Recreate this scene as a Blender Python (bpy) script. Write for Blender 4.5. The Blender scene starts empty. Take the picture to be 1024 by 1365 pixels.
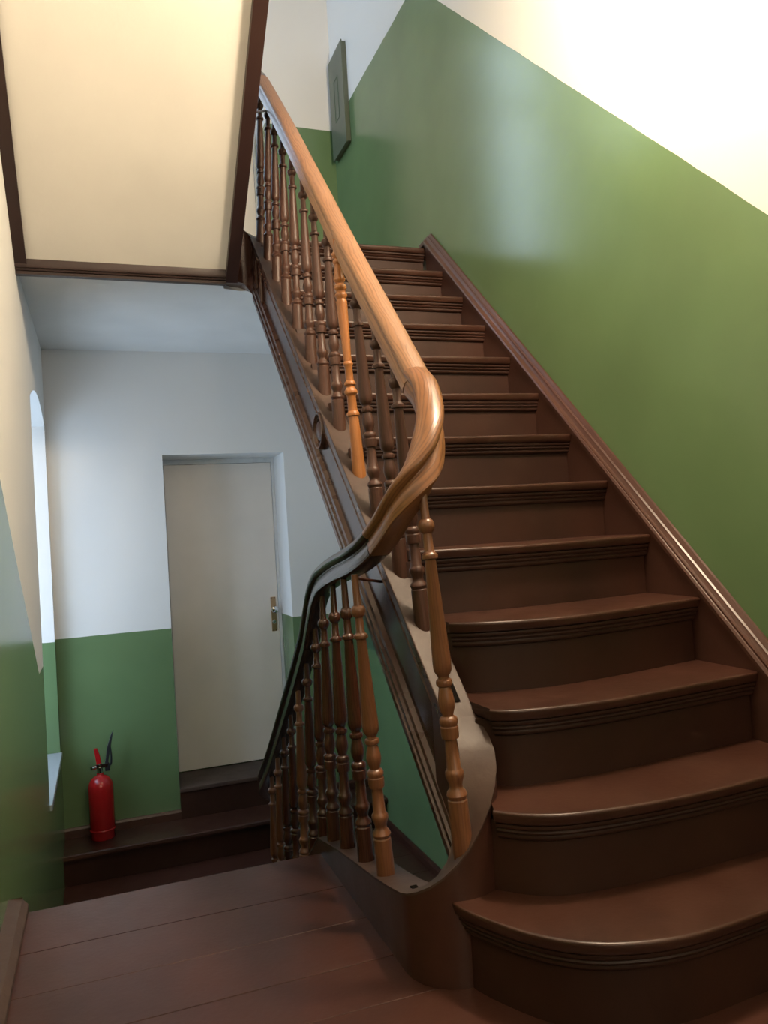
import bpy, bmesh, math, random
from mathutils import Vector, Matrix
random.seed(7)
S = bpy.context.scene
COL = S.collection
PI = math.pi

# ------------------------------------------------------------------ camera
F_PX = 1054.55
yaw, pitch, roll = 0.345739648, 0.0240883565, -0.0597325457
fw = Vector((math.sin(yaw) * math.cos(pitch), math.cos(yaw) * math.cos(pitch), math.sin(pitch)))
rt = Vector((math.cos(yaw), -math.sin(yaw), 0))
up = rt.cross(fw)
rt2 = math.cos(roll) * rt + math.sin(roll) * up
up2 = -math.sin(roll) * rt + math.cos(roll) * up
cd = bpy.data.cameras.new('camera')
cam = bpy.data.objects.new('camera', cd)
COL.objects.link(cam)
cd.sensor_fit = 'HORIZONTAL'
cd.sensor_width = 36
cd.lens = F_PX / 1024 * 36
cd.clip_start = 0.02
M = Matrix((rt2, up2, -fw)).transposed().to_4x4()
M.translation = Vector((0, 0, 1.0103))
cam.matrix_world = M
S.camera = cam

# ------------------------------------------------------------------ light
S.view_settings.view_transform = 'Standard'
S.view_settings.look = 'None'
S.view_settings.exposure = 0.0
S.view_settings.gamma = 1
S.view_settings.use_curve_mapping = False
W = bpy.data.worlds.new('sky')
S.world = W
W.use_nodes = True
W.node_tree.nodes['Background'].inputs[0].default_value = (0.62, 0.78, 1.0, 1)
W.node_tree.nodes['Background'].inputs[1].default_value = 1.0


def area(name, loc, rot, sx, sy, power, color):
    l = bpy.data.lights.new(name, 'AREA')
    l.shape = 'RECTANGLE'
    l.size, l.size_y = sx, sy
    l.energy = power
    l.color = color
    o = bpy.data.objects.new(name, l)
    COL.objects.link(o)
    o.location = loc
    o.rotation_euler = rot
    return o


DAY = (0.66, 0.79, 1.0)
area('daylight', (-0.93, 4.72, 0.85), (0, -PI / 2, 0), 2.0, 1.0, 42, DAY)
area('daylight', (-0.93, 4.72, 4.27), (0, -PI / 2, 0), 2.0, 1.0, 45, DAY)
area('daylight', (0.11, 5.93, 4.1), (-PI / 2, 0, 0), 0.7, 2.2, 62, DAY)
LAMP = (1.32, 1.45, 3.02)
l = bpy.data.lights.new('lamp_light', 'POINT')
l.energy = 185
l.color = (1.0, 0.80, 0.57)
l.shadow_soft_size = 0.11
lo = bpy.data.objects.new('lamp_light', l)
COL.objects.link(lo)
lo.location = LAMP
# second lamp, far down the corridor behind the photographer
l = bpy.data.lights.new('corridor_lamp_light', 'POINT')
l.energy = 58
l.color = (1.0, 0.80, 0.60)
l.shadow_soft_size = 0.12
lo = bpy.data.objects.new('corridor_lamp_light', l)
COL.objects.link(lo)
lo.location = (0.7, -2.3, 2.1)


# ------------------------------------------------------------------ materials
class NT:
    def __init__(s, name):
        s.m = bpy.data.materials.new(name)
        s.m.use_nodes = True
        s.t = s.m.node_tree
        s.b = s.t.nodes['Principled BSDF']

    def n(s, kind, **kw):
        nd = s.t.nodes.new(kind)
        for k, v in kw.items():
            setattr(nd, k, v)
        return nd

    def l(s, a, b):
        s.t.links.new(a, b)

    def put(s, sock, v):
        if hasattr(v, 'links') or hasattr(v, 'is_output'):
            s.l(v, sock)
        else:
            sock.default_value = v

    def math(s, op, a, b=0.0, c=0.0, clamp=False):
        nd = s.n('ShaderNodeMath', operation=op)
        nd.use_clamp = clamp
        s.put(nd.inputs[0], a)
        s.put(nd.inputs[1], b)
        s.put(nd.inputs[2], c)
        return nd.outputs[0]

    def mix(s, f, a, b):
        nd = s.n('ShaderNodeMix', data_type='RGBA')
        s.put(nd.inputs[0], f)
        s.put(nd.inputs[6], a)
        s.put(nd.inputs[7], b)
        return nd.outputs[2]

    def noise(s, vec, scale, detail=3, rough=.5, dist=0.0):
        nd = s.n('ShaderNodeTexNoise')
        if vec is not None:
            s.l(vec, nd.inputs['Vector'])
        nd.inputs['Scale'].default_value = scale
        nd.inputs['Detail'].default_value = detail
        nd.inputs['Roughness'].default_value = rough
        nd.inputs['Distortion'].default_value = dist
        return nd.outputs[0]

    def ramp(s, f, a, b):
        nd = s.n('ShaderNodeMapRange')
        s.put(nd.inputs[0], f)
        nd.inputs[1].default_value = a
        nd.inputs[2].default_value = b
        return nd.outputs[0]

    def bump(s, h, strength, dist):
        nd = s.n('ShaderNodeBump')
        nd.inputs['Strength'].default_value = strength
        nd.inputs['Distance'].default_value = dist
        s.l(h, nd.inputs['Height'])
        s.l(nd.outputs[0], s.b.inputs['Normal'])


def rgb(r, g, b):
    return (r, g, b, 1)


def pos(k):
    return k.n('ShaderNodeNewGeometry').outputs['Position']


def scaled(k, vec, sc):
    mp = k.n('ShaderNodeMapping')
    k.l(vec, mp.inputs['Vector'])
    mp.inputs['Scale'].default_value = sc
    return mp.outputs[0]


def paint(name, col, rough=.35, var=.12, bumpy=.15, worn=None, wear=0.0, spec=.42):
    k = NT(name)
    p = pos(k)
    n1 = k.noise(p, 3.0, 4)
    dark = tuple(c * (1 - var * 1.6) for c in col[:3]) + (1,)
    lite = tuple(min(1, c * (1 + var)) for c in col[:3]) + (1,)
    c = k.mix(k.ramp(n1, .3, .7), dark, lite)
    if worn:
        n2 = k.noise(p, 9.0, 6, .65)
        c = k.mix(k.math('MULTIPLY', k.ramp(n2, .42, .85), wear), c, worn)
    k.put(k.b.inputs['Base Color'], c)
    n3 = k.noise(p, 14.0, 4)
    r = k.math('MULTIPLY_ADD', n3, .16, rough - .08)
    k.put(k.b.inputs['Roughness'], r)
    k.b.inputs['Specular IOR Level'].default_value = spec
    k.bump(k.noise(p, 70.0, 3), bumpy, .002)
    return k.m


def wood(name, light, dark, rough=.35, scale=1.0, worn=None, spec=.5):
    """grain runs along the UV v direction (metres)"""
    k = NT(name)
    uv = k.n('ShaderNodeTexCoord').outputs['UV']
    oi = k.n('ShaderNodeObjectInfo').outputs['Random']
    cb = k.n('ShaderNodeCombineXYZ')
    k.l(k.math('MULTIPLY', oi, 7.0), cb.inputs[2])
    va = k.n('ShaderNodeVectorMath', operation='ADD')
    k.l(uv, va.inputs[0])
    k.l(cb.outputs[0], va.inputs[1])
    wob = k.noise(scaled(k, va.outputs[0], (10, 2.2, 1)), 1.6, 3, .5)
    sx = k.n('ShaderNodeSeparateXYZ')
    k.l(va.outputs[0], sx.inputs[0])
    ph = k.math('MULTIPLY_ADD', sx.outputs[0], 620.0 * scale, k.math('MULTIPLY', wob, 40.0))
    rings = k.math('MULTIPLY_ADD', k.math('SINE', ph), .5, .5)
    rings = k.math('POWER', rings, 3.0)
    big = k.noise(scaled(k, va.outputs[0], (12, 1.5, 1)), 1.2, 3)
    f = k.math('MULTIPLY', rings, .62)
    c = k.mix(f, k.mix(k.ramp(big, .3, .7), light, tuple(q * .78 for q in light[:3]) + (1,)), dark)
    fine = k.noise(scaled(k, va.outputs[0], (220, 14, 1)), 2.0, 2)
    c = k.mix(k.math('MULTIPLY', k.ramp(fine, .5, .75), .4), c, dark)
    if worn:
        n2 = k.noise(scaled(k, va.outputs[0], (8, 1.5, 1)), 2.0, 4, .6)
        c = k.mix(k.math('MULTIPLY', k.ramp(n2, .35, .8), .7), c, worn)
    k.put(k.b.inputs['Base Color'], c)
    k.b.inputs['Roughness'].default_value = rough
    k.b.inputs['Specular IOR Level'].default_value = spec
    k.bump(f, .12, .002)
    return k.m


WHITE = rgb(.74, .735, .71)
GREEN = rgb(.126, .205, .095)


def wall_mat(name, tops, band=1.6, extra=None):
    """white plaster over a green oil-paint dado; the dado's upper edge is a
    piecewise linear function z(Y) (points tops), repeated one storey (3.42) up and down"""
    k = NT(name)
    p = pos(k)
    sx = k.n('ShaderNodeSeparateXYZ')
    k.l(p, sx.inputs[0])
    y, z = sx.outputs[1], sx.outputs[2]
    (y0, z0), (y1, z1) = tops
    t = k.math('MULTIPLY_ADD', y, (z1 - z0) / (y1 - y0) if y1 > y0 else 0.0, z0 - y0 * ((z1 - z0) / (y1 - y0) if y1 > y0 else 0.0))
    t = k.math('MAXIMUM', k.math('MINIMUM', t, max(z0, z1)), min(z0, z1))
    wob = k.math('MULTIPLY_ADD', k.noise(p, 5.0, 2), .012, -.006)
    t = k.math('ADD', t, wob)
    m = None
    for off in (-3.42, 0, 3.42):
        d = k.math('SUBTRACT', k.math('ADD', t, off), z)   # >0 below the edge
        a = k.math('MULTIPLY', k.math('GREATER_THAN', d, 0.0), k.math('LESS_THAN', d, band))
        m = a if m is None else k.math('MAXIMUM', m, a)
    if extra:
        pass
    n1 = k.noise(p, 1.7, 4)
    g = k.mix(k.ramp(n1, .3, .7), tuple(c * .9 for c in GREEN[:3]) + (1,), tuple(c * 1.08 for c in GREEN[:3]) + (1,))
    w = k.mix(k.ramp(n1, .3, .7), tuple(c * .97 for c in WHITE[:3]) + (1,), WHITE)
    k.put(k.b.inputs['Base Color'], k.mix(m, w, g))
    k.put(k.b.inputs['Roughness'], k.math('MULTIPLY_ADD', m, -.63, .85))
    k.b.inputs['Specular IOR Level'].default_value = .5
    k.bump(k.noise(p, 28.0, 4), .10, .003)
    return k.m


M_RIGHT = wall_mat('painted_plaster_right', ((1.23, 1.43), (3.79, 3.905)))
M_LEFT = wall_mat('painted_plaster_left', ((2.515, 1.42), (3.94, .455)))
M_BACK = wall_mat('painted_plaster_back', ((0, .463), (9, .463)), band=1.45)
M_NEAR = wall_mat('painted_plaster_near', ((-9, 1.43), (9, 1.43)), band=1.44)
M_WHITE = paint('white_plaster', (.74, .73, .70), .8, .03, .2)
M_SOFFIT = paint('cream_plaster', (.70, .675, .62), .75, .03, .15)
M_BROWN = paint('brown_oil_paint', (.048, .018, .012), .32, .14, .12, (.085, .035, .022, 1), .5)
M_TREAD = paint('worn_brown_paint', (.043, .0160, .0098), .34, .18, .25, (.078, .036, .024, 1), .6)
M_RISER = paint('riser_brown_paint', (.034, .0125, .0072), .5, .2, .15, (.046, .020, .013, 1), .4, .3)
M_STRING = paint('string_brown_paint', (.066, .028, .019), .28, .12, .1, (.085, .04, .027, 1), .15)
M_CAP = paint('dusty_brown_paint', (.056, .032, .0245), .5, .15, .25, (.11, .073, .056, 1), .7)
M_WSTR = paint('wall_string_paint', (.062, .026, .018), .32, .1, .1)
M_PANEL = paint('glossy_panel_paint', (.050, .023, .021), .2, .1, .06)
M_FLOOR = paint('floor_brown_paint', (.056, .0205, .0140), .34, .2, .2, (.08, .04, .03, 1), .4)
M_TRIM = paint('trim_brown_paint', (.030, .0145, .012), .35, .1, .1)
M_DOOR = paint('beige_door_paint', (.84, .77, .69), .38, .03, .08)
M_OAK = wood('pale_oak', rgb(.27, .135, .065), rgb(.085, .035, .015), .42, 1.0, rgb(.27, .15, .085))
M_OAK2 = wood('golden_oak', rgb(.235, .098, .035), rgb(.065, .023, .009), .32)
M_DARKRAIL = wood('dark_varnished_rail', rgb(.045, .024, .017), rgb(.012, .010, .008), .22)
M_BAL = wood('brown_baluster_wood', rgb(.070, .029, .019), rgb(.036, .015, .010), .42, spec=.35)
M_BALD = wood('dark_red_baluster_wood', rgb(.070, .024, .013), rgb(.030, .010, .006), .25)
M_BALO = wood('orange_baluster_wood', rgb(.36, .14, .042), rgb(.25, .085, .022), .3)
M_BALT = wood('tan_baluster_wood', rgb(.17, .068, .030), rgb(.10, .038, .017), .32)
M_IRON = paint('dark_iron', (.06, .04, .035), .5, .1, .1)


def simple(name, col, rough=.4, metal=0.0, spec=.5):
    k = NT(name)
    p = pos(k)
    n = k.noise(p, 25, 3)
    c = k.mix(n, tuple(c * .88 for c in col[:3]) + (1,), tuple(min(1, c * 1.1) for c in col[:3]) + (1,))
    k.put(k.b.inputs['Base Color'], c)
    k.b.inputs['Roughness'].default_value = rough
    k.b.inputs['Metallic'].default_value = metal
    k.b.inputs['Specular IOR Level'].default_value = spec
    return k.m


M_RED = simple('red_enamel', (.36, .012, .014), .22)
M_BLACK = simple('black_plastic', (.018, .020, .024), .35)
M_CHROME = simple('chrome', (.75, .75, .76), .12, 1)
M_BRASS = simple('aged_brass', (.55, .36, .20), .35, 1)
M_BOX = simple('grey_green_enamel', (.095, .115, .085), .4)
M_BOX2 = simple('dark_green_enamel', (.05, .10, .055), .4)
M_SILL = simple('blue_grey_stone', (.30, .33, .36), .3)
M_FRAME = simple('white_window_paint', (.7, .7, .68), .4)
M_HOLE_SHADE = simple('mortise_shade', (.006, .005, .004), .9, 0.0, .05)  # near-black colour stands in for the shade inside the holes
k = NT('window_glass')
_tr = k.n('ShaderNodeBsdfTransparent')
_tr.inputs[0].default_value = (.93, .96, .97, 1)
_gl = k.n('ShaderNodeBsdfGlossy')
_gl.inputs['Roughness'].default_value = .03
_mx = k.n('ShaderNodeMixShader')
_mx.inputs[0].default_value = .08
k.l(_tr.outputs[0], _mx.inputs[1])
k.l(_gl.outputs[0], _mx.inputs[2])
k.l(_mx.outputs[0], k.t.nodes['Material Output'].inputs['Surface'])
M_GLASS = k.m
k = NT('opal_glass')
k.b.inputs['Emission Color'].default_value = (1, .8, .55, 1)
k.b.inputs['Emission Strength'].default_value = 3
M_OPAL = k.m


# ------------------------------------------------------------------ mesh helpers
def link(name, me, mat, parent=None, loc=None):
    o = bpy.data.objects.new(name, me)
    COL.objects.link(o)
    if mat is not None and len(me.materials) == 0:
        me.materials.append(mat)
    if parent is not None:
        o.parent = parent
    if loc is not None:
        o.location = loc
    return o


def mesh(name, vs, fs, mat, parent=None, smooth=False, uvs=None, angle=40, loc=None):
    me = bpy.data.meshes.new(name)
    me.from_pydata([tuple(v) for v in vs], [], fs)
    if uvs:
        ul = me.uv_layers.new()
        for poly in me.polygons:
            for li, vi in zip(poly.loop_indices, poly.vertices):
                ul.data[li].uv = uvs[vi]
    bm = bmesh.new()
    bm.from_mesh(me)
    bmesh.ops.recalc_face_normals(bm, faces=bm.faces)
    for f in bm.faces:
        f.smooth = smooth
    if smooth:
        ca = math.radians(angle)
        for e in bm.edges:
            if len(e.link_faces) == 2 and e.calc_face_angle(0) > ca:
                e.smooth = False
    bm.to_mesh(me)
    bm.free()
    return link(name, me, mat, parent, loc)


class G:
    """geometry gatherer: several solids that make ONE part"""
    def __init__(s):
        s.v, s.f = [], []

    def add(s, vs, fs):
        n = len(s.v)
        s.v += [tuple(v) for v in vs]
        s.f += [tuple(i + n for i in f) for f in fs]

    def box(s, a, b):
        x0, y0, z0 = a
        x1, y1, z1 = b
        s.add([(x0, y0, z0), (x1, y0, z0), (x1, y1, z0), (x0, y1, z0), (x0, y0, z1), (x1, y0, z1), (x1, y1, z1), (x0, y1, z1)],
              [(0, 3, 2, 1), (4, 5, 6, 7), (0, 1, 5, 4), (1, 2, 6, 5), (2, 3, 7, 6), (3, 0, 4, 7)])

    def prism(s, poly, axis, a, b):
        """poly in the two other axes, extruded along axis from a to b"""
        n = len(poly)

        def P(q, t):
            if axis == 0: return (t, q[0], q[1])
            if axis == 1: return (q[0], t, q[1])
            return (q[0], q[1], t)
        vs = [P(q, a) for q in poly] + [P(q, b) for q in poly]
        fs = [tuple(range(n)), tuple(range(2 * n - 1, n - 1, -1))]
        fs += [(i, (i + 1) % n, n + (i + 1) % n, n + i) for i in range(n)]
        s.add(vs, fs)

    def sweep(s, path, prof, ups=None, caps=True, closed=True):
        vs, fs, uv = sweep_geo(path, prof, ups, caps, closed)
        s.add(vs, fs)

    def cyl(s, a, b, r, n=16, r2=None):
        a, b = Vector(a), Vector(b)
        d = (b - a).normalized()
        u = d.orthogonal().normalized()
        w = d.cross(u)
        r2 = r if r2 is None else r2
        vs = [a + (u * math.cos(t) + w * math.sin(t)) * r for t in [2 * PI * i / n for i in range(n)]]
        vs += [b + (u * math.cos(t) + w * math.sin(t)) * r2 for t in [2 * PI * i / n for i in range(n)]]
        fs = [tuple(range(n)), tuple(range(n, 2 * n))] + [(i, (i + 1) % n, n + (i + 1) % n, n + i) for i in range(n)]
        s.add(vs, fs)

    def lathe(s, prof, n=24, base=(0, 0, 0), axis='z', sy=1.0):
        bx, by, bz = base
        vs = []
        for r, h in prof:
            for i in range(n):
                t = 2 * PI * i / n
                a, b = r * math.cos(t), r * math.sin(t) * sy
                if axis == 'z': vs.append((bx + a, by + b, bz + h))
                elif axis == 'x': vs.append((bx + h, by + a, bz + b))
                else: vs.append((bx + a, by + h, bz + b))
        fs = []
        for j in range(len(prof) - 1):
            for i in range(n):
                fs.append((j * n + i, j * n + (i + 1) % n, (j + 1) * n + (i + 1) % n, (j + 1) * n + i))
        fs.append(tuple(range(n)))
        fs.append(tuple(range((len(prof) - 1) * n, len(prof) * n)))
        s.add(vs, fs)

    def build(s, name, mat, parent=None, smooth=False, angle=40, loc=None, bevel=0):
        o = mesh(name, s.v, s.f, mat, parent, smooth, None, angle, loc)
        if bevel:
            md = o.modifiers.new('bevel', 'BEVEL')
            md.width = bevel
            md.segments = 2
            md.limit_method = 'ANGLE'
        return o


def sweep_geo(path, prof, ups=None, caps=True, closed=True):
    """prof: (side, up) points; path: list of Vectors. side = dir x up"""
    path = [Vector(p) for p in path]
    n, m = len(path), len(prof)
    vs, uv = [], []
    L = 0
    plen = [0]
    for i in range(1, m):
        plen.append(plen[-1] + math.dist(prof[i], prof[i - 1]))
    for i, p in enumerate(path):
        a = path[max(0, i - 1)]
        b = path[min(n - 1, i + 1)]
        if i: L += (p - path[i - 1]).length
        d = (b - a).normalized()
        u0 = Vector(ups[i]) if ups else Vector((0, 0, 1))
        side = d.cross(u0).normalized()
        u = side.cross(d).normalized()
        if ups is None:
            pass
        for j, q in enumerate(prof):
            vs.append(p + side * q[0] + u * q[1])
            uv.append((plen[j], L))
    fs = []
    for i in range(n - 1):
        for j in range(m if closed else m - 1):
            k2 = (j + 1) % m
            fs.append((i * m + j, i * m + k2, (i + 1) * m + k2, (i + 1) * m + j))
    if caps and closed:
        fs.append(tuple(range(m)))
        fs.append(tuple(range((n - 1) * m, n * m)))
    return vs, fs, uv


def smooth_path(pts, sub=8):
    """Catmull-Rom"""
    P = [Vector(p) for p in pts]
    out = []
    for i in range(len(P) - 1):
        p0 = P[max(0, i - 1)]; p1 = P[i]; p2 = P[i + 1]; p3 = P[min(len(P) - 1, i + 2)]
        for s in range(sub):
            t = s / sub
            out.append(.5 * ((2 * p1) + (p2 - p0) * t + (2 * p0 - 5 * p1 + 4 * p2 - p3) * t * t + (3 * p1 - p0 - 3 * p2 + p3) * t ** 3))
    out.append(P[-1])
    return out


def tag(o, label=None, cat=None, group=None, kind=None):
    if label: o['label'] = label
    if cat: o['category'] = cat
    if group: o['group'] = group
    if kind: o['kind'] = kind
    return o


def empty(name, loc, label=None, cat=None, group=None):
    o = bpy.data.objects.new(name, None)
    o.empty_display_size = .1
    COL.objects.link(o)
    o.location = loc
    tag(o, label, cat, group)
    return o


def keep_world(parent):
    """children are built in world coordinates: undo the parent's location"""
    inv = Matrix.Translation(-Vector(parent.location))
    for o in parent.children:
        if not o.get('_local'):
            o.matrix_parent_inverse = inv


# ------------------------------------------------------------------ dimensions
XL, XR, YB, YN = -.29, 1.71, 5.32, -2.9
RISE, GO, D0 = .19, .20517, 1.07717
SX0, SX1 = .775, .855          # right-hand string
LX0, LX1 = .61, .69            # left-hand string
UC = .7325                     # centre line of the well
HL = -.95                      # lower half landing
HU = 13 * RISE                 # upper half landing


def nose(Y): return RISE * (Y - D0) / GO


def stop(Y): return 1.204 + .953 * (Y - 2.495)     # top of the right string
def sbot(Y): return .24 + .975 * (Y - 1.85)
def zs(Y): return 2.265 + .77 * (3.70 - Y)         # soffit of the flight overhead


# ------------------------------------------------------------------ setting
g = G()
g.box((XR, YN - .2, -4.2), (XR + .2, YB + .2, 7.0))
tag(g.build('wall_right', M_RIGHT), kind='structure', label='long stair wall, white above a glossy green painted dado')
g = G()
DY0, DY1, DZ0, DZ1, DREC = .405, 1.21, -.565, 1.592, .35
WX0, WX1, WZ0, WZ1 = -.16, .38, 3.05, 5.15      # window of the upper landing
g.box((XL - .5, YB, -4.2), (WX0, YB + .5, 7.0))
g.box((WX0, YB, -4.2), (DY0, YB + .5, WZ0 - .03))
g.box((WX0, YB, WZ1), (DY0, YB + .5, 7.0))
g.box((WX1, YB, WZ0 - .03), (DY0, YB + .5, WZ1))
g.box((DY1, YB, -4.2), (XR + .2, YB + .5, 7.0))
g.box((DY0, YB + .02, -4.2), (DY1, YB + .5, DZ0 - .03))
g.box((DY0, YB, DZ1), (DY1, YB + .5, DZ0 + 3.42 - .03))
g.box((DY0, YB, DZ1 + 3.42), (DY1, YB + .5, 7.0))
g.box((DY0 - .02, YB + .46, DZ0 + 3.37), (DY1 + .02, YB + .5, DZ1 + 3.47))
g.box((DY0 - .02, YB + .46, DZ0 - .05), (DY1 + .02, YB + .5, DZ1 + .05))
tag(g.build('wall_back', M_BACK), kind='structure', label='end wall of the stairwell with the recessed door')
# left wall with two arched window openings
WY0, WY1, WS = 4.2, 5.25, -.215


def arch(zb):
    pts = []
    c0, h = (WY0 + WY1) / 2, .10
    R = ((WY1 - WY0) ** 2 / 4 + h * h) / (2 * h)
    for i in range(17):
        y = WY0 + (WY1 - WY0) * i / 16
        pts.append((y, zb + math.sqrt(R * R - (y - c0) ** 2) - (R - h)))
    return pts


g = G()
XO = XL - .55
g.box((XO, YN - .2, -4.2), (XL, WY0, 7.0))
g.box((XO, WY1, -4.2), (XL, YB + .01, 7.0))
g.box((XO, WY0, -4.2), (XL, WY1, WS - .03))
a1 = arch(1.775)
g.prism(a1 + [(WY1, 3.42 + WS - .03), (WY0, 3.42 + WS - .03)], 0, XO, XL)
a2 = arch(1.775 + 3.42)
g.prism(a2 + [(WY1, 7.0), (WY0, 7.0)], 0, XO, XL)
tag(g.build('wall_left', M_LEFT), kind='structure', label='left stair wall with a deep arched window niche')
g = G()
g.box((XL - .2, YN - .2, -4.2), (XR + .2, YN, 7.0))
tag(g.build('wall_near', M_NEAR), kind='structure')
g = G()
g.box((XO, YN - .2, 6.9), (XR + .2, YB + .5, 7.1))
tag(g.build('ceiling', M_WHITE), kind='structure', label='plain white ceiling at the top of the stairwell')

for i, dz in enumerate((0, 3.42)):
    w = empty('window_%d' % (i + 1), (XL - .4, (WY0 + WY1) / 2, WS + dz))
    w['kind'] = 'structure'
    w['label'] = 'arched window deep in the left wall ' + ('beside the lower landing' if i == 0 else 'of the upper landing')
    g = G()
    xa, xb = XL - .43, XL - .37
    z0, z1 = WS + dz, 1.775 + dz
    g.box((xa, WY0, z0), (xb, WY0 + .06, z1))
    g.box((xa, WY1 - .06, z0), (xb, WY1, z1))
    g.box((xa, WY0 + .06, z0), (xb, WY1 - .06, z0 + .07))
    cy = (WY0 + WY1) / 2
    g.box((xa, cy - .035, z0 + .07), (xb, cy + .035, z1))
    g.box((xa, WY0 + .06, z0 + 1.3), (xb, WY1 - .06, z0 + 1.36))
    ar = arch(1.775 + dz)
    g.prism(ar + [(WY1, z1 - .06), (WY0, z1 - .06)], 0, xa, xb)
    g.build('window_frame', M_FRAME, w)
    for ya, yb in ((WY0 + .06, cy - .035), (cy + .035, WY1 - .06)):
        for za, zb in ((z0 + .07, z0 + 1.3), (z0 + 1.36, z1 - .06)):
            g = G()
            g.box((XL - .403, ya, za), (XL - .398, yb, zb))
            g.build('pane', M_GLASS, w)
    g = G()
    g.box((XO + .02, WY0, z0 - .03), (XL + .012, WY1, z0))
    g.build('window_sill', M_SILL, w, bevel=.004)
    keep_world(w)

w = empty('window_3', ((WX0 + WX1) / 2, YB + .4, WZ0))
w['kind'] = 'structure'
w['label'] = 'tall window in the end wall of the upper landing'
g = G()
for xa in (WX0, .085, WX1 - .05):
    g.box((xa, YB + .36, WZ0), (xa + .05, YB + .41, WZ1))
for za in (WZ0, 4.45, WZ1 - .05):
    g.box((WX0 + .05, YB + .365, za), (WX1 - .05, YB + .405, za + .05))
g.build('window_frame', M_FRAME, w)
for xa, xb in ((WX0 + .05, .085), (.135, WX1 - .05)):
    for za, zb in ((WZ0 + .05, 4.45), (4.50, WZ1 - .05)):
        g = G()
        g.box((xa, YB + .383, za), (xb, YB + .388, zb))
        g.build('pane', M_GLASS, w)
g = G()
g.box((WX0, YB - .01, WZ0 - .03), (WX1, YB + .5, WZ0))
g.build('window_sill', M_SILL, w, bevel=.004)
keep_world(w)

# door in the recess of the back wall
for nd, dzd in ((1, 0.0), (2, 3.42)):
    d = empty('door_%d' % nd, ((DY0 + DY1) / 2, YB + DREC, DZ0))
    d['kind'] = 'structure'
    d['label'] = ('plain beige door leaf set deep in the white back wall', 'upper door in the back wall, a strip showing beside the first balusters')[nd - 1]
    g = G()
    yd = YB + DREC
    g.box((DY0 + .03, yd, DZ0 + .004), (DY1 - .022, yd + .04, DZ1 - .035))
    g.build('door_leaf', M_DOOR, d, bevel=.003)
    g = G()
    g.box((DY0, yd - .006, DZ0), (DY0 + .028, yd + .06, DZ1))
    g.box((DY1 - .02, yd - .006, DZ0), (DY1, yd + .06, DZ1))
    g.box((DY0 + .028, yd - .006, DZ1 - .033), (DY1 - .02, yd + .06, DZ1))
    g.build('door_frame', M_FRAME, d, bevel=.002)
    hx = 1.152
    g = G()
    g.prism([(hx - .019, .338), (hx + .019, .338), (hx + .019, .585), (hx - .019, .585)], 1, yd - .006, yd)
    pl = g.build('handle_plate', M_BRASS, d, bevel=.003)
    g = G()
    g.lathe([(.010, 0), (.010, -.025), (.014, -.03), (.024, -.042), (.026, -.052), (.022, -.062), (.010, -.067), (.001, -.068)], 20, (hx, yd - .006, .497), 'y')
    tag(g.build('knob', M_CHROME, pl, True), 'round chrome knob')
    g = G()
    g.lathe([(.014, 0), (.014, -.006), (.011, -.009), (.001, -.009)], 16, (hx - .002, yd - .006, .405), 'y')
    tag(g.build('lock_cylinder', M_CHROME, pl, True), 'small round lock')
    g = G()
    for sx_ in (-.012, .012):
        for zz in (.345, .577):
            g.lathe([(.0035, 0), (.003, -.002), (.0005, -.0025)], 8, (hx + sx_, yd - .006, zz), 'y')
    g.build('screw', M_IRON, pl, True)
    keep_world(d)
    for c in d.children:
        c.location.z += dzd


# lower half landing, the step along the back wall and the raised door sill
fl = empty('floor', (.7, 4.5, HL))
fl['kind'] = 'structure'
fl['label'] = 'dark brown boarded floor of the lower half landing'
g = G()
g.box((XL, 3.50, HL - .2), (XR, 3.80, HL))
ys = [3.50 + .259 * i for i in range(8)]
for i in range(7):
    g = G()
    y1 = min(ys[i + 1] - .003, YB)
    x0 = XL
    if ys[i] < 3.95:
        g.box((XL, ys[i], HL - .04), (LX0, y1, HL))
        p2 = g.build('plank', M_FLOOR, fl)
        g = G()
        g.box((SX1, max(ys[i], 3.744), HL - .04), (XR, y1, HL))
        p2 = g.build('plank', M_FLOOR, fl)
    else:
        g.box((XL, ys[i], HL - .04), (XR, y1, HL))
        g.build('plank', M_FLOOR, fl)
g = G()
g.box((XL, 3.50, HL - .2), (LX0, YB, HL - .045))
g.box((SX1, 3.75, HL - .2), (XR, YB, HL - .045))
g.box((LX0, 3.97, HL - .2), (SX1, YB, HL - .045))
g.build('landing_slab', M_WHITE, fl)
keep_world(fl)

ls = empty('raised_step', (.5, 5.17, HL), 'dark brown wooden step along the back wall below the beige door', 'step')
g = G()
g.box((XL, 5.045, HL), (XR, YB, -.76 - .032))
g.build('riser', M_RISER, ls)
g = G()
g.prism([(5.01, -.790), (5.006, -.780), (5.008, -.766), (5.014, -.76), (YB, -.76), (YB, -.792), (5.03, -.792), (5.03, -.80), (5.045, -.81), (5.045, -.792)][:7], 0, XL, XR)
g.build('tread', M_TREAD, ls)
g = G()
g.box((XL, 5.028, -.806), (XR, 5.045, -.792))
g.build('moulding', M_RISER, ls)
keep_world(ls)
ts = empty('door_step', (.8, 5.4, -.76), 'raised brown sill step inside the recess of the beige door', 'step')
g = G()
g.box((DY0 - .0, 5.300, -.76), (DY1, 5.338, DZ0 - .025))
g.build('riser', M_RISER, ts)
g = G()
g.box((DY0 + .001, 5.290, DZ0 - .025), (DY1 - .001, YB + DREC, DZ0))
g.build('tread', M_CAP, ts, bevel=.004)
keep_world(ts)
g = G()
g.box((DY0 + .001, YB - .03, DZ0 + 3.39), (DY1 - .001, YB + DREC, DZ0 + 3.42))
g.box((DY0, YB - .018, HU + .1), (DY1, YB + .02, DZ0 + 3.39))
tag(g.build('trim_1', M_CAP), kind='structure')

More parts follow.
